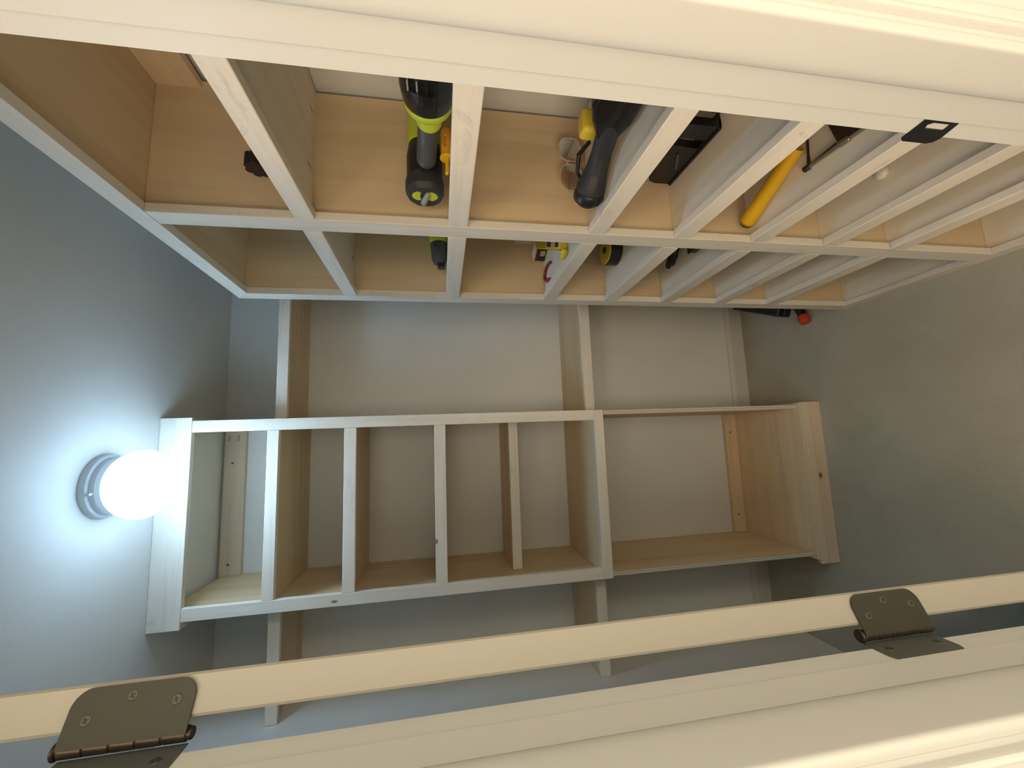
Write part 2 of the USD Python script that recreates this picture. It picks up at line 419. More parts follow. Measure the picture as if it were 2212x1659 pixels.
def hinge(zc, label):
    h, w = 0.0890, 0.0385
    base = PV + np.array([0, 0, zc])
    mesh = extrude_dir(leaf_poly(w, h, 0.0135), base - Dv * 0.0055, E, np.array([0, 0, 1.0]), np.cross(E, (0, 0, 1.0)), 0.0012)
    hg = obj('hinge', mesh, M_nickel, door, label=label)
    # jamb leaf: flat on the jamb face, its far end under the stop
    lp = leaf_poly(0.0365, h, 0.0135)
    obj('jamb_leaf', extrude_dir(lp, np.array([XL + 0.0001, PV[1] - 0.001, zc]), np.array([0, -1.0, 0]), np.array([0, 0, 1.0]), np.array([1.0, 0, 0]), 0.0012), M_jleaf, hg)
    kn = []
    for i in range(5):
        z0 = zc - h / 2 + i * h / 5
        kn.append(cyl(PV + (0, 0, z0 + 0.0005), PV + (0, 0, z0 + h / 5 - 0.0005), 0.0056, c=0.0006, n=20))
    obj('knuckle', kn, M_pin, hg, smooth=40)
    obj('hinge_pin', [cyl(PV + (0, 0, zc - h / 2 - 0.003), PV + (0, 0, zc + h / 2 + 0.003), 0.0046, n=20), cyl(PV + (0, 0, zc + h / 2 + 0.0005), PV + (0, 0, zc + h / 2 + 0.0036), 0.0066, c=0.001, n=20)], M_pin, hg, smooth=40)
    nrm = -Dv
    for ee, zz in ((0.0170, 0.030), (0.0300, 0.002), (0.0235, -0.0315)):
        obj('screw', screw(base - Dv * 0.0062 + E * ee + np.array([0, 0, zz]), nrm, E), M_nickscrew, hg)
    for yy, zz in ((0.0170, 0.031), (0.0170, -0.031)):
        obj('screw', screw(np.array([XL + 0.0009, PV[1] - yy, zc + zz]), np.array([1.0, 0, 0]), E), M_nickscrew, hg)
hinge(EYE + 0.2475, 'satin nickel hinge near the top of the door, beside the left edge of the photo')
hinge(EYE - 0.4870, 'satin nickel hinge halfway down the door')

# ------------------------------------------------------------------ globe lamp on the closet ceiling
LC = np.array([-0.090, 1.270, H])
lamp = thing('ceiling_light', 'lit white mushroom globe ceiling lamp with a pale round canopy', 'ceiling light')
obj('canopy', lathe([(0.083, 0), (0.083, 0.012), (0.081, 0.0155), (0.074, 0.0175), (0.0735, 0.030), (0.070, 0.033), (0.055, 0.034)], LC, (0, 0, -1), 56), M_canopy, lamp, smooth=30)
gp = [(0.056, 0.026)]
for a in np.linspace(-52, 90, 30):
    gp.append((0.0905 * math.cos(math.radians(a)), 0.090 + (0.068 if a > 0 else 0.078) * math.sin(math.radians(a))))
gp[-1] = (0.0001, gp[-1][1])
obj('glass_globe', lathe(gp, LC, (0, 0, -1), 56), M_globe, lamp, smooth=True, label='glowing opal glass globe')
for k in range(3):
    q = math.radians(-100 + 120 * k)
    dd = np.array([math.cos(q), math.sin(q), 0])
    p = LC + dd * 0.072 - np.array([0, 0, 0.025])
    obj('thumbscrew', cyl(p, p + dd * 0.012, 0.0035, n=14), M_white, lamp, smooth=40)

# ------------------------------------------------------------------ open bookcase along the right wall
BXO, BYO, YAW = 0.4637, 0.420, 1.243
bc = thing('bookcase', 'tall two-column open bookcase of bare birch along the right wall', 'bookcase', (BXO, BYO, 0), YAW)
DEP = 0.308
ST = [(0.0, 0.043), (0.4249, 0.4716), (0.8534, 0.8972)]                 # stiles, along the front
RZ = [(2.1202, 2.1585), (1.8113, 1.8502), (1.4997, 1.5415), (1.1839, 1.2238), (0.9679, 1.0107), (0.7613, 0.8027), (0.5504, 0.5927), (0.3362, 0.3843), (0.0, 0.0403)]
PT = 0.018
def pocket(p, d, L=0.03, rr=0.0045):
    d = np.asarray(d, float)
    d /= np.linalg.norm(d)
    return cyl(np.asarray(p) - d * L * 0.4, np.asarray(p) + d * L * 0.5, rr, n=16)
# end panels and divider
obj('end_panel', box(0.019, DEP, 0.0125, 0.0125 + PT, 0, 2.148), M_plyz, bc)
obj('divider', box(0.019, DEP, 0.4392, 0.4392 + PT, 0, 2.13), M_plyz, bc)
obj('end_panel', box(0.019, DEP, 0.8670, 0.8670 + PT, 0, 2.148), M_plyz, bc)
obj('top_panel', box(0.019, DEP, 0.0305, 0.8670, 2.130, 2.148), M_plyy, bc)
cols = [(0.0305, 0.4392), (0.4572, 0.8670)]
gaps = [(0.043, 0.4249), (0.4716, 0.8534)]
for (y0, y1), (g0, g1) in zip(cols, gaps):
    for i, (z0, z1) in enumerate(RZ[1:], 1):
        top = z1 - 0.010
        m = box(0.0192, DEP, y0, y1, top - PT, top)
        if i == 1:
            m = cut(m, pocket((0.115, y1 - 0.03, top - PT + 0.0015), (0, 1, 0.24), 0.032, 0.0055), pocket((0.245, y1 - 0.03, top - PT + 0.0015), (0, 1, 0.24), 0.032, 0.0055))
        sh = obj('shelf', m, M_shelf if i < 8 else M_shelf, bc)
        obj('shelf_rail', box(0.0, 0.019, g0 + 0.0004, g1 - 0.0004, z0, z1, 0.0012), M_fry, sh)
    obj('nailer', box(DEP - 0.019, DEP - 0.0002, y0, y1, 2.045, 2.1298), M_plyy, bc)
RZ0, RZ1 = RZ[0]
EX, EY_, EZ = np.array([0, 1.0, 0]), np.array([0, 0, 1.0]), np.array([1.0, 0, 0])
obj('stile', box(0.0, 0.019, *ST[0], 0, RZ0 - 0.0004, 0.0012), M_frz, bc)
obj('stile', box(0.0, 0.019, *ST[1], 0, RZ0 - 0.0004, 0.0012), M_frz, bc)
y0, y1 = ST[2]
obj('stile', extrude_dir([(y0, 0), (y1, 0), (y1, RZ1), (y0, RZ0)], np.zeros(3), EX, EY_, EZ, 0.019), M_frz, bc)      # mitred into the top rail
obj('top_rail', extrude_dir([(ST[0][0], RZ0), (y0 - 0.0005, RZ0), (y1 - 0.0006, RZ1), (ST[0][0], RZ1)], np.zeros(3), EX, EY_, EZ, 0.019), M_fry, bc)

# ------------------------------------------------------------------ shelf tower in the middle of the back wall
TX0, TX1, TY = -0.5208, 0.0875, 1.4726
tw = thing('shelf_tower', 'floor to ceiling open shelf tower of bare wood centred on the back wall', 'shelf unit', (0, 0, 0))
def zz(v):
    return EYE + v
KN = (0.10, 0.055, 0.03)
M_kstile = wood('maple_frame_knotty', FRAME, 'z', streak=34, seed=8.0, dark=0.88, knots=[((-0.5050, TY, zz(0.345)), (0.006, 0.02, 0.014), (0.22, 0.15, 0.10))])
M_kbase = wood('maple_base_knotty', (0.70, 0.58, 0.45), 'x', streak=30, seed=9.0, dark=0.86, knots=[((-0.205, TY, zz(-1.525)), (0.016, 0.02, 0.011), KN)])
M_krail = wood('maple_rail_knotty', FRAME, 'x', streak=34, seed=10.0, dark=0.88, knots=[((-0.345, TY, zz(0.020)), (0.012, 0.02, 0.006), (0.20, 0.12, 0.08))])
fw = 0.038
YB = BY - 0.0005
ZB = zz(-0.6050)                                    # underside of the upper frame
obj('side_panel', box(TX1 - 0.0185, TX1 - 0.0005, TY + 0.019, YB, 0.0985, H - 0.0185), M_plyz, tw)
obj('side_panel', box(TX0 + 0.0005, TX0 + 0.0185, TY + 0.019, YB, 0.0985, H - 0.0185), M_plyz, tw)
for x0, x1 in ((TX1 - 0.0185, TX1 - 0.0005), (TX0 + 0.0005, TX0 + 0.0185)):
    obj('plywood_edge', box(x0, x1, TY + 0.0185, TY + 0.0195, 0.0985, ZB, 0), M_edx, tw)
cz0, cz1 = zz(0.7853), H - 0.0006
obj('crown_board', box(-0.5432, 0.0974, TY - 0.001, TY + 0.018, cz0, cz1, 0.001), M_frx, tw)
obj('crown_return', box(0.0882, 0.0974, TY + 0.018, TY + 0.055, cz0, cz1, 0.001), M_frx, tw)
obj('crown_return', box(-0.5432, -0.5215, TY + 0.018, TY + 0.055, cz0, cz1, 0.001), M_frx, tw)
obj('crown_edge', box(TX0 + fw, TX1 - fw, TY + 0.0005, TY + 0.0175, cz0 - 0.0004, cz0 + 0.001, 0), ply_edge('plywood_edge_crown', EDGE, 'y'), tw)
obj('stile', box(TX1 - fw, TX1, TY, TY + 0.019, ZB + 0.036, cz0 - 0.0004, 0.0012), M_frz, tw)
obj('stile', box(TX0, TX0 + fw, TY, TY + 0.019, ZB + 0.036, cz0 - 0.0004, 0.0012), M_kstile, tw)
for i, (z0, z1) in enumerate(((0.5266, 0.5623), (0.2835, 0.3228), (-0.0154, 0.0237))):
    top = zz(z1)
    sh = obj('shelf', box(TX0 + 0.019, TX1 - 0.019, TY + 0.0192, YB, top - PT, top), M_plyx, tw)
    obj('shelf_rail', box(TX0 + fw + 0.0004, TX1 - fw - 0.0004, TY, TY + 0.019, zz(z0), top, 0.0012), M_krail if i == 2 else M_frx, sh)
# set-back shelf
sh = obj('shelf', box(TX0 + 0.019, TX1 - 0.019, 1.629, YB, zz(-0.2625) - PT, zz(-0.2625)), M_plyx, tw)
obj('shelf_rail', box(TX0 + 0.019, TX1 - 0.019, 1.610, 1.629, zz(-0.2985), zz(-0.2625), 0.0012), M_frx, sh)
# floor of the upper half with its full width rail
sh = obj('shelf', box(TX0 + 0.019, TX1 - 0.019, TY + 0.0192, YB, zz(-0.571) - PT, zz(-0.571)), M_plyx, tw)
obj('shelf_rail', box(TX0 - 0.0005, TX1 + 0.0005, TY, TY + 0.019, ZB, ZB + 0.0356, 0.0012), M_frx, sh)
# bottom panel, base board
sh = obj('bottom_panel', box(TX0 - 0.010, TX1 + 0.008, TY + 0.0005, YB, zz(-1.4831), zz(-1.4656), 0.0006), M_plyx, tw)
obj('plywood_edge', box(TX0 - 0.010, TX1 + 0.008, TY - 0.0005, TY + 0.0005, zz(-1.4829), zz(-1.4658), 0), M_edz, sh)
obj('base_board', box(-0.5480, 0.0980, TY - 0.0005, TY + 0.018, 0.0, zz(-1.4835), 0.0012), M_kbase, tw)
obj('base_side', box(TX1 - 0.018, TX1, TY + 0.018, YB, 0.0, zz(-1.4833)), M_plyx, tw)
obj('base_side', box(TX0, TX0 + 0.018, TY + 0.018, YB, 0.0, zz(-1.4833)), M_plyx, tw)
nl = box(TX0 + 0.019, TX1 - 0.019, BY - 0.0195, BY - 0.0005, zz(0.7870), zz(0.8650), 0.0008)
nl = cut(nl, pocket((0.034, BY - 0.0175, zz(0.8500)), (1, 0.28, 0), 0.030, 0.0052), pocket((0.034, BY - 0.0175, zz(0.8140)), (1, 0.28, 0), 0.030, 0.0052))
nb = obj('nailer', nl, wood('maple_nailer', (0.70, 0.58, 0.45), 'x', streak=20, seed=11.0, dark=0.86), tw)
for sx, szv in ((-0.0664, 0.8345), (-0.4600, 0.8340)):
    obj('screw', screw(np.array([sx, BY - 0.0193, zz(szv)]), np.array([0, -1.0, 0]), None), M_iron, nb)
nb = obj('nailer', box(TX0 + 0.019, TX1 - 0.019, BY - 0.0195, BY - 0.0005, zz(-1.4650), zz(-1.4021), 0.0008), M_plyx, tw)
for sx in (-0.02, -0.42):
    obj('screw', screw(np.array([sx, BY - 0.0193, zz(-1.43)]), np.array([0, -1.0, 0]), None), M_iron, nb)

# ------------------------------------------------------------------ wall shelves on both sides of the tower
for x0, x1, side in ((TX1 + 0.001, WX1 - 0.001, 'between the tower and the right wall'), (WX0 + 0.001, TX0 - 0.001, 'between the tower and the left wall')):
    for top, eh, what, drop in ((zz(0.5765), 0.038, 'upper', 0.0), (zz(-0.5725), 0.040, 'lower', 0.0)):
        w = thing('wall_shelf', f'{what} bare wood wall shelf {side}', 'shelf', group='wall shelves beside the tower')
        obj('board', box(x0, x1, 1.5905, YB, top - PT, top), M_plyx, w)
        obj('front_edging', box(x0, x1, 1.5715, 1.5903, top - eh, top, 0.0012), M_frx, w)

# ------------------------------------------------------------------ things on the bookcase
S2, S3, S4, S5, S6, S1 = (RZ[i][1] - 0.010 for i in (2, 3, 4, 5, 6, 1))

# black and lime cordless drill lying on the third board: battery near, rear end of its body facing out
t = thing('cordless_drill', 'large black and lime cordless drill lying on its side in the near column', 'drill')
dx, dz = 0.560, S2 + 0.0452
o = np.array([dx, 0.496, dz])
yx = np.array([0, 1.0, 0])
dm = lathe([(0.040, 0), (0.0440, 0.004), (0.0446, 0.030), (0.0446, 0.098), (0.0436, 0.1005), (0.0432, 0.112), (0.0415, 0.1240), (0.0400, 0.1262)], o, yx, 72)
slots = [box(dx - 0.060, dx - 0.034, 0.548, 0.574, dz + h0 - 0.0050, dz + h0 + 0.0050, 0) for h0 in (0.022, 0.008, -0.006)]
scoop = lathe([(0.030, -0.03), (0.030, 0.03)], (dx - 0.066, 0.562, dz + 0.006), (0.15, 0, 1), 40)
bd = obj('battery', cut(dm, *slots), M_gloss, t, smooth=30)
for h0 in (0.0285, 0.0150, 0.0010, -0.0125):
    obj('contact_rib', box(dx - 0.0425, dx - 0.034, 0.550, 0.568, dz + h0 - 0.0013, dz + h0 + 0.0013, 0.0005), M_silver, bd)
obj('collar', lathe([(0.0400, 0), (0.0412, 0.003), (0.0400, 0.012), (0.0350, 0.020), (0.0235, 0.023), (0.0228, 0.052), (0.0205, 0.057)], o + yx * 0.1264, yx, 72), M_lime, t, smooth=30)
obj('grip', blob([(dx, 0.674, dz + 0.001), (dx - 0.010, 0.712, dz + 0.004), (dx - 0.026, 0.740, dz + 0.007)], [0.0190, 0.0188, 0.0186], 0.004), M_gray, t, smooth=True)
hy, hz = 0.792, dz + 0.012
obj('body', lathe([(0.0300, 0), (0.0355, 0.006), (0.0360, 0.070), (0.0330, 0.085), (0.0320, 0.095)], (0.500, hy, hz), (1, -0.03, 0), 48), M_black, t, smooth=35)
obj('gear_housing', lathe([(0.0330, 0), (0.0345, 0.006), (0.0345, 0.050), (0.026, 0.075), (0.022, 0.090)], (0.595, hy - 0.003, hz), (1, -0.03, 0), 48), M_lime, t, smooth=35)
obj('chuck', lathe([(0.0200, 0), (0.0215, 0.004), (0.0210, 0.030), (0.013, 0.045)], (0.685, hy - 0.006, hz), (1, -0.03, 0), 36), M_black, t, smooth=35)
octo = []
for rr, xx in ((0.0355, 0.528), (0.0392, 0.512), (0.0392, 0.497), (0.0335, 0.4865)):
    for k in range(8):
        q = math.pi / 8 + k * math.pi / 4
        for dq in (-0.16, 0, 0.16):
            octo.append([xx, hy + rr * math.cos(q + dq), hz + rr * math.sin(q + dq)])
hd = obj('rear_cap', hull(octo), M_rubber, t, smooth=22)
def crescent(side):
    pts = [(0.0255 * math.cos(math.radians(a)), 0.0255 * math.sin(math.radians(a))) for a in np.linspace(-58, 58, 14)]
    pts += [(0.0055 + 0.004 * math.cos(math.radians(a)), 0.0165 * math.sin(math.radians(a))) for a in np.linspace(70, -70, 9)]
    return [(side * x, y * 0.70) for x, y in pts]
for sd in (-1, 1):
    obj('lime_inset', extrude_dir(crescent(sd), np.array([0.4868, hy - 0.004, hz]), np.array([0, 0, 1.0]), np.array([0, 1.0, 0]), np.array([-1.0, 0, 0]), 0.0012), M_lime, hd)
obj('latch_knob', blob([(0.485, hy - 0.012, hz - 0.006), (0.4825, hy + 0.000, hz - 0.001), (0.484, hy + 0.014, hz + 0.003)], [0.0052, 0.0058, 0.0066], 0.002), M_silver, hd, smooth=True)

# amber glue-stick-like handle with a thin tip beside it
t = thing('hand_tool', 'amber plastic tool with a thin tip, under the grip of the large lime drill', 'hand tool')
ax = np.array([-1.0, 0, 0])
ay, az = 0.728, S2 + 0.0136
hb = lathe([(0.009, 0), (0.0118, 0.005), (0.0122, 0.02), (0.0118, 0.045), (0.0118, 0.056)], np.array([0.588, ay, az]), ax, 30)
hb = cut(hb, box(0.545, 0.572, ay - 0.016, ay - 0.007, az + 0.001, az + 0.005, 0.001))
obj('handle', hb, M_amber, t, smooth=35)
obj('flange', cyl((0.532, ay, az), (0.528, ay, az), 0.0134, c=0.0008, n=30), M_yellow, t, smooth=35)
obj('tip', [tube([(0.530, ay, az), (0.507, ay, az - 0.0005)], [0.0036, 0.0034]), tube([(0.507, ay, az - 0.0005), (0.498, ay - 0.001, az + 0.0003)], [0.0040, 0.0036])], M_yellow, t, smooth=40)

# black and yellow tool on the fourth board
t = thing('cordless_drill', 'black cordless drill with a yellow housing lying in front of the safety glasses', 'drill')
def q3(x, y, h):
    return (x, y, S3 + h)
obj('battery_foot', hull(np.vstack([rbox(0.565, 0.560, S3 + 0.050, 0.060, 0.080, 0.084, 0.012).vertices, rbox(0.560, 0.612, S3 + 0.046, 0.052, 0.020, 0.074, 0.010).vertices, rbox(0.556, 0.652, S3 + 0.040, 0.034, 0.010, 0.040, 0.005).vertices])), M_gloss, t, smooth=30)
obj('handle', blob([q3(0.558, 0.625, 0.044), q3(0.552, 0.655, 0.037), q3(0.545, 0.700, 0.031), q3(0.530, 0.735, 0.030), q3(0.515, 0.762, 0.0315), q3(0.508, 0.775, 0.0315)],
                   [0.024, 0.0215, 0.0205, 0.0235, 0.0300, 0.0305]), M_rubber, t, smooth=True)
obj('end_cap', lathe([(0.0306, 0), (0.0318, 0.004), (0.0316, 0.014), (0.0285, 0.020), (0.012, 0.0225)], np.array(q3(0.509, 0.770, 0.0320)), (-0.50, 0.80, 0), 36), M_black, t, smooth=40)
obj('housing', rbox(0.604, 0.698, S3 + 0.050, 0.050, 0.036, 0.044, 0.010), M_yellow2, t, smooth=30)
obj('trigger', tube([q3(0.585, 0.722, 0.046), q3(0.566, 0.735, 0.064), q3(0.545, 0.760, 0.060), q3(0.534, 0.772, 0.048)], [0.004, 0.0045, 0.004, 0.003]), M_black, t, smooth=40)

# clear safety glasses standing behind it
t = thing('safety_glasses', 'clear safety glasses standing against the divider behind the black tool', 'safety glasses')
def lens_ring(cx, cz2, w, h, n=36):
    p = []
    for a in np.linspace(0, 2 * math.pi, n, endpoint=False):
        c, s = math.cos(a), math.sin(a)
        p.append((cx + w * np.sign(c) * abs(c) ** 0.8, cz2 + h * np.sign(s) * abs(s) ** 0.8))
    return p
def lens_y(x):
    return 0.838 + 0.9 * (x - 0.62) ** 2 - 0.004
for cx in (0.655, 0.585):
    ring = lens_ring(cx, S3 + 0.046, 0.031, 0.027)
    v = [(x, lens_y(x), z) for x, z in ring] + [(x, lens_y(x) + 0.0022, z) for x, z in ring]
    n = len(ring)
    f = [[i, (i + 1) % n, n + (i + 1) % n] for i in range(n)] + [[i, n + (i + 1) % n, n + i] for i in range(n)]
    v += [(cx, lens_y(cx) - 0.003, S3 + 0.046), (cx, lens_y(cx) - 0.0008, S3 + 0.046)]
    f += [[2 * n, (i + 1) % n, i] for i in range(n)] + [[2 * n + 1, n + i, n + (i + 1) % n] for i in range(n)]
    ln = obj('lens', trimesh.Trimesh(v, f), M_lens, t, smooth=30)
    rp = [(x, lens_y(x), z) for x, z in ring]
    rp.append(rp[0])
    obj('rim', tube(rp, [0.0013] * len(rp)), M_rim, ln, smooth=40)
obj('bridge', tube([(0.625, lens_y(0.625), S3 + 0.050), (0.620, 0.835, S3 + 0.056), (0.615, lens_y(0.615), S3 + 0.050)], [0.002] * 3), M_rim, t, smooth=40)
for x, x2 in ((0.687, 0.625), (0.553, 0.612)):
    obj('temple', tube([(x, lens_y(x) + 0.004, S3 + 0.052), ((x + x2) / 2, 0.850, S3 + 0.048), (x2, 0.851, S3 + 0.040)], [0.002, 0.0022, 0.0022]), M_rim, t, smooth=40)

# black staple gun on the fifth board
t = thing('staple_gun', 'black staple gun with an open handle on the shelf below the safety glasses', 'staple gun')
prof = [(0.852, 0.000), (0.852, 0.042), (0.845, 0.060), (0.803, 0.062), (0.786, 0.080), (0.740, 0.104), (0.690, 0.108), (0.664, 0.096), (0.664, 0.000)]
hole1 = [(0.702, 0.010), (0.728, 0.010), (0.724, 0.068), (0.702, 0.068)]
body = trimesh.creation.extrude_polygon(Polygon(prof, [hole1]), 0.018, engine='earcut')
T = np.eye(4)
T[:3, :3] = np.column_stack([(0, 1, 0), (0, 0, 1), (1, 0, 0)])
T[:3, 3] = (0.598, 0, S4 + 0.0003)
body.apply_transform(T)
obj('body', body, M_gloss, t)
obj('base_strip', box(0.594, 0.632, 0.664, 0.853, S4 + 0.0003, S4 + 0.006, 0.001), M_black, t)
obj('lever', tube([(0.5965, 0.792, S4 + 0.022), (0.5960, 0.770, S4 + 0.034), (0.5965, 0.750, S4 + 0.044)], [0.003, 0.0045, 0.003]), M_gray, t, smooth=40)
obj('handle_insert', rbox(0.598, 0.760, S4 + 0.078, 0.006, 0.040, 0.012, 0.0025), M_gray, t, smooth=30)
# roll of tan tape behind it
t = thing('tape_roll', 'tan tape roll with a purple print beside the staple gun', 'tape roll')
obj('roll', lathe([(0.019, 0), (0.043, 0), (0.0435, 0.001), (0.0435, 0.051), (0.043, 0.052), (0.019, 0.052), (0.019, 0)], np.array([0.642, 0.612, S4 + 0.0002]), (0, 0, 1), 44), M_tan, t, smooth=40)
pr = rbox(0.0432, 0, 0.030, 0.004, 0.026, 0.010, 0.0018)
pr.apply_transform(trimesh.transformations.rotation_matrix(math.radians(146), (0, 0, 1)))
pr.apply_translation((0.642, 0.612, S4))
obj('print', pr, M_purple, t, smooth=30)

# yellow tool handle on the sixth board
t = thing('hand_tool', 'long round yellow tool grip lying beside the bar clamp', 'hand tool')
a, bb = np.array([0.500, 0.846, S5 + 0.0185]), np.array([0.5850, 0.6820, S5 + 0.0185])
dirn = (bb - a) / np.linalg.norm(bb - a)
L = np.linalg.norm(bb - a)
obj('grip', lathe([(0.008, 0), (0.0150, 0.003), (0.0175, 0.012), (0.0180, 0.030), (0.0165, 0.060), (0.0158, 0.11), (0.0155, L)], a, dirn, 36), M_yellow, t, smooth=40)
obj('butt', lathe([(0.0060, -0.002), (0.0125, -0.0015), (0.0162, 0.006), (0.0150, 0.008)], a, dirn, 30), M_black, t, smooth=40)
obj('shaft', cyl(bb, bb + dirn * 0.060, 0.0035, n=20), M_steel, t, smooth=40)

# bar clamp lying on the same board
t = thing('bar_clamp', 'small steel bar clamp with dark jaws lying on the shelf beside the yellow handle', 'clamp')
zb = S5 + 0.0068
obj('bar', tube([(0.5345, 0.676, zb), (0.5330, 0.600, zb), (0.5310, 0.545, zb)], [0.0042, 0.0042, 0.0042]), M_steel, t, smooth=40)
obj('end_collar', cyl((0.5346, 0.672, zb), (0.5348, 0.683, zb), 0.0064, n=20), M_iron, t, smooth=40)
obj('sleeve', cyl((0.5332, 0.606, zb), (0.5325, 0.585, zb), 0.0062, n=20), M_steel, t, smooth=40)
obj('jaw', tube([(0.5348, 0.670, zb + 0.002), (0.560, 0.669, zb + 0.001), (0.640, 0.664, zb)], [0.0040, 0.0026, 0.0026]), M_iron, t, smooth=40)
obj('sliding_jaw', [hull([(0.536, 0.604, zb - 0.003), (0.536, 0.604, zb + 0.005), (0.536, 0.566, zb - 0.003), (0.536, 0.566, zb + 0.005), (0.640, 0.632, zb - 0.003), (0.640, 0.632, zb + 0.005), (0.640, 0.598, zb - 0.003), (0.640, 0.598, zb + 0.005)]),
                    tube([(0.537, 0.664, zb + 0.0006), (0.539, 0.612, zb)], [0.0022, 0.0035])], M_iron, t, smooth=30)
obj('jaw_pad', rbox(0.606, 0.596, zb + 0.006, 0.020, 0.014, 0.006, 0.0025), M_red, t, smooth=30)

# white knob on the seventh board
t = thing('round_knob', 'small white round knob lying on a lower shelf below the clamp', 'knob')
obj('knob_head', lathe([(0.0001, 0), (0.0085, 0.0012), (0.0135, 0.0050), (0.0150, 0.0100), (0.0135, 0.0150), (0.0085, 0.0185), (0.0001, 0.0198)], np.array([0.5500, 0.690, S6 + 0.0002]), (0, 0, 1), 36), M_white, t, smooth=True)
obj('stem', lathe([(0.0070, 0), (0.0060, 0.012), (0.0085, 0.020)], np.array([0.5610, 0.690, S6 + 0.0095]), (1, 0, -0.12), 24), M_white, t, smooth=40)

# black knob-ended thing standing on the second board
t = thing('rotary_knob', 'black lobed knob just showing over the shelf edge in the near top compartment', 'knob')
kc = np.array([0.556, 0.824, S1 + 0.0730])
kb = []
for k in range(7):
    q = 2 * math.pi * k / 7 + 0.2
    kb.append(m3.Manifold.cylinder(0.026, 0.0088, 0.0080, 20).translate((0.0165 * math.cos(q), 0.0165 * math.sin(q), 0)))
kb = m3.Manifold.batch_boolean(kb + [m3.Manifold.cylinder(0.026, 0.020, 0.019, 32)], m3.OpType.Add).to_mesh()
kb = trimesh.Trimesh(kb.vert_properties[:, :3], kb.tri_verts)
kb.apply_transform(trimesh.transformations.rotation_matrix(math.pi / 2, (0, 1, 0)))
kb.apply_translation(kc - (0.013, 0, 0))
obj('grip', kb, M_black, t, smooth=30)
obj('shank', [cyl(kc, kc + (0.055, 0, 0), 0.010, n=24), cyl((kc[0] + 0.050, kc[1], S1 + 0.010), (kc[0] + 0.050, kc[1], kc[2] + 0.010), 0.011, n=24)], M_gloss, t, smooth=40)
obj('foot', rbox(kc[0] + 0.050, kc[1] - 0.002, S1 + 0.0082, 0.070, 0.056, 0.016, 0.004), M_black, t, smooth=30)

# lime and gray tool in the far column
t = thing('power_tool', 'small lime and gray cordless tool lying in the far column of the bookcase', 'power tool')
gy, gz = 1.205, S2 + 0.0298
obj('housing', lathe([(0.026, 0), (0.0290, 0.004), (0.0290, 0.110), (0.0285, 0.111)], np.array([0.700, gy, gz]), ax, 40), M_lime, t, smooth=35)
obj('nose', lathe([(0.0272, 0), (0.0272, 0.014), (0.0258, 0.022), (0.0225, 0.050), (0.0180, 0.062), (0.0140, 0.064)], np.array([0.5894, gy, gz - 0.0005]), ax, 40), M_gray, t, smooth=35)
obj('nozzle', rbox(0.522, gy, gz - 0.006, 0.018, 0.024, 0.022, 0.002), M_black, t, smooth=30)
for sz2 in (-1, 1):
    obj('side_trim', tube([(0.592, gy - 0.004, gz + sz2 * 0.0275), (0.575, gy - 0.004, gz + sz2 * 0.0270), (0.560, gy - 0.003, gz + sz2 * 0.0238)], [0.0018, 0.0018, 0.0010]), M_lime, t, smooth=40)
obj('switch', rbox(0.574, gy - 0.0255, gz + 0.012, 0.004, 0.004, 0.012, 0.0012), M_gloss, t, smooth=30)

# things on the far fourth board
t = obj('wood_block', box(0.632, 0.680, 1.222, 1.266, S3 + 0.0002, S3 + 0.106, 0.002), M_pine, label='pale wood block standing in the far column', cat='wood block')
def placed(m, x, y, z, deg):
    m.apply_transform(trimesh.transformations.rotation_matrix(math.radians(deg), (0, 0, 1)))
    m.apply_translation((x, y, z))
    return m
t = thing('carton', 'small carton with a white top and a dark printed front beside the wood block', 'carton')
CA = (0.600, 1.243, S3 + 0.0002, 26.0)
obj('carton_body', placed(box(-0.020, 0.020, -0.026, 0.026, 0, 0.041), *CA), M_yellow2, t)
obj('front_print', placed(box(-0.0206, -0.0200, -0.023, 0.024, 0.004, 0.038, 0), *CA), M_iron, t)
obj('picture', placed(box(-0.0210, -0.0205, -0.016, 0.004, 0.008, 0.024, 0), *CA), M_tan, t)
obj('red_band', placed(box(-0.0210, -0.0205, -0.018, 0.022, 0.032, 0.0375, 0), *CA), M_red, t)
obj('white_top', placed(box(-0.020, 0.020, -0.026, 0.026, 0.041, 0.0418, 0), *CA), M_card, t)
t = thing('bit_case', 'yellow framed dark bit case lying on the shelf in the far column', 'case')
BC = (0.5714, 1.0797, S3 + 0.0003, -25.5)
obj('tray', placed(rbox(0, 0, 0.0120, 0.080, 0.146, 0.024, 0.003), *BC), M_yellow2, t, smooth=30)
for cy0, cw, mt in ((-0.050, 0.030, M_iron), (-0.010, 0.036, M_tan), (0.038, 0.046, M_iron)):
    obj('panel', placed(rbox(-0.0392, cy0, 0.0122, 0.004, cw, 0.017, 0.0012), *BC), mt, t, smooth=30)
    obj('panel', placed(rbox(0, cy0, 0.0240, 0.066, cw, 0.0030, 0.0012), *BC), mt, t, smooth=30)
t = obj('yellow_cap', blob([(0.4960, 1.026, S3 + 0.0100), (0.4925, 1.042, S3 + 0.0090), (0.4905, 1.050, S3 + 0.0080)], [0.0095, 0.0085, 0.0072], 0.003), M_yellow2, smooth=True, label='small glossy yellow cap at the shelf edge by the bit case', cat='cap')
t = thing('hook', 'dark red steel hook lying near the shelf edge below the bit case', 'hook')
hp = [(0.536, 1.187), (0.539, 1.204), (0.540, 1.226), (0.533, 1.247), (0.521, 1.259), (0.507, 1.256), (0.497, 1.242), (0.492, 1.222), (0.491, 1.204)]
obj('bent_rod', tube([(x, y, S3 + 0.0052) for x, y in hp], [0.0036, 0.0048, 0.0048, 0.0046, 0.0046, 0.0048, 0.0050, 0.0048, 0.0034]), M_red, t, smooth=40)
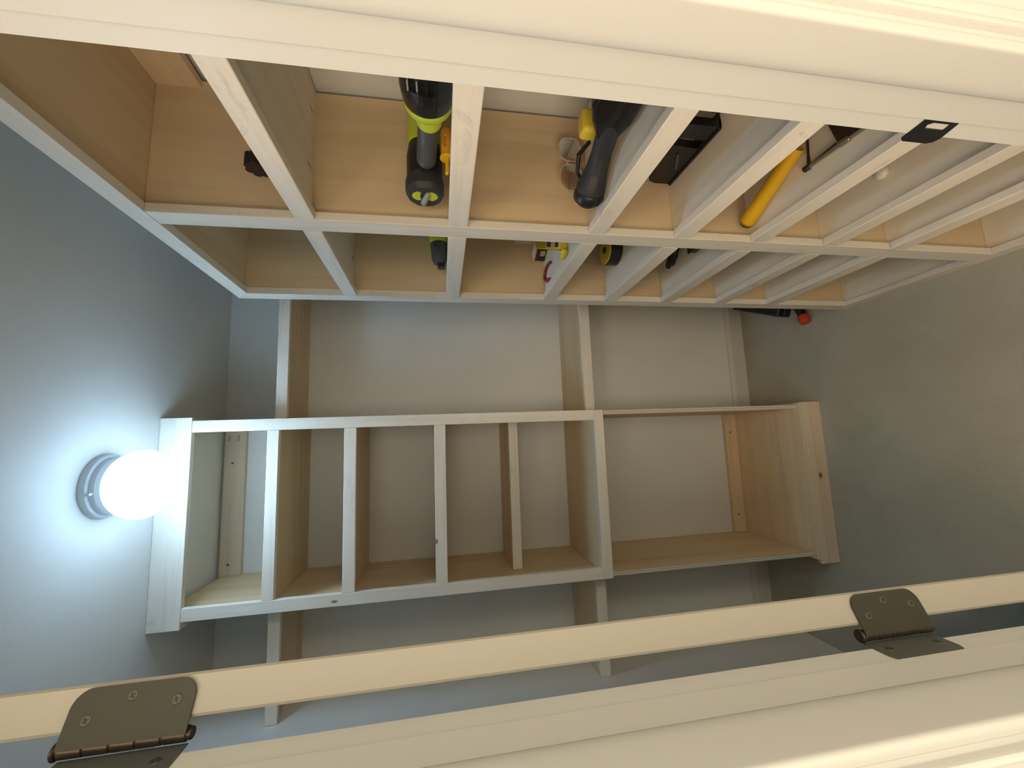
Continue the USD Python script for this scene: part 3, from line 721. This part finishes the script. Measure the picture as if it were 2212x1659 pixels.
obj('end_ball', trimesh.creation.icosphere(3, 0.0046).apply_translation((0.5355, 1.184, S3 + 0.0050)), M_red, t, smooth=True)

# round yellow-topped case on the far fifth board
t = thing('tape_measure', 'round black tape measure with a yellow face in the far column', 'tape measure')
rc = np.array([0.575, 1.168, S4 + 0.0002])
obj('case', lathe([(0.042, 0), (0.046, 0.003), (0.046, 0.034), (0.043, 0.038)], rc, (0, 0, 1), 48), M_black, t, smooth=35)
obj('face', lathe([(0.043, 0), (0.0425, 0.003), (0.038, 0.0045), (0.012, 0.0045), (0.010, 0.003)], rc + (0, 0, 0.038), (0, 0, 1), 48), M_yellow2, t, smooth=35)
obj('hub', cyl(rc + (0, 0, 0.040), rc + (0, 0, 0.0455), 0.009, n=24), M_iron, t, smooth=40)

# black pliers and black driver on the far sixth board
t = thing('pliers', 'black handled pliers lying on the far sixth shelf, rounded ends showing', 'pliers')
for k, dy in ((0, 0.0), (1, -0.022)):
    obj('handle', blob([(0.640, 1.120 + dy * 0.2, S5 + 0.0095), (0.600, 1.155 + dy * 0.6, S5 + 0.0105), (0.565, 1.190 + dy, S5 + 0.0110), (0.548, 1.206 + dy, S5 + 0.0100)], [0.008, 0.010, 0.0108, 0.0095]), M_black, t, smooth=True)
obj('jaws', hull([(0.640, 1.125, S5 + 0.002), (0.640, 1.105, S5 + 0.002), (0.640, 1.125, S5 + 0.017), (0.640, 1.105, S5 + 0.017), (0.700, 1.082, S5 + 0.004), (0.700, 1.072, S5 + 0.004), (0.700, 1.082, S5 + 0.012), (0.700, 1.072, S5 + 0.012)]), M_steel, t)
obj('rivet', cyl((0.640, 1.116, S5 + 0.001), (0.640, 1.116, S5 + 0.020), 0.007, n=20), M_steel, t, smooth=40)
t = thing('tool_pouch', 'flat black tool pouch lying on the far sixth shelf behind the bookcase post', 'pouch')
obj('pouch_body', rbox(0.575, 1.030, S5 + 0.0132, 0.090, 0.085, 0.026, 0.006), M_black, t, smooth=30)
obj('flap', rbox(0.545, 1.030, S5 + 0.0275, 0.040, 0.080, 0.005, 0.002), M_rubber, t, smooth=30)

# ------------------------------------------------------------------ things on the closet floor behind the bookcase
t = thing('tool_case', 'long dark plum tool case on the floor past the end of the bookcase', 'case', (0.4865, 1.5630, 0), -24.0)
obj('lower_shell', rbox(0.065, 0.150, 0.0172, 0.130, 0.300, 0.034, 0.006), M_plum, t, smooth=30)
obj('lid', rbox(0.065, 0.150, 0.0500, 0.128, 0.298, 0.030, 0.008), M_black, t, smooth=30)
obj('latch', rbox(-0.0005, 0.045, 0.036, 0.006, 0.016, 0.026, 0.002), M_silver, t, smooth=30)
t = thing('mallet', 'black mallet with a bright red rubber end on the floor', 'mallet')
obj('red_face', lathe([(0.012, 0), (0.0195, 0.003), (0.0215, 0.010), (0.0215, 0.034), (0.020, 0.036)], np.array([0.4330, 1.4630, 0.0222]), (0.94, 0.34, 0), 36), M_orange, t, smooth=40)
obj('head', lathe([(0.0175, 0), (0.0175, 0.075), (0.0165, 0.078)], np.array([0.4330, 1.4630, 0.0222]) + np.array([0.94, 0.34, 0]) * 0.036, (0.94, 0.34, 0), 36), M_black, t, smooth=40)
obj('handle', tube([(0.510, 1.491, 0.0205), (0.530, 1.420, 0.0190), (0.552, 1.346, 0.0160)], [0.0120, 0.0130, 0.0140]), M_black, t, smooth=40)
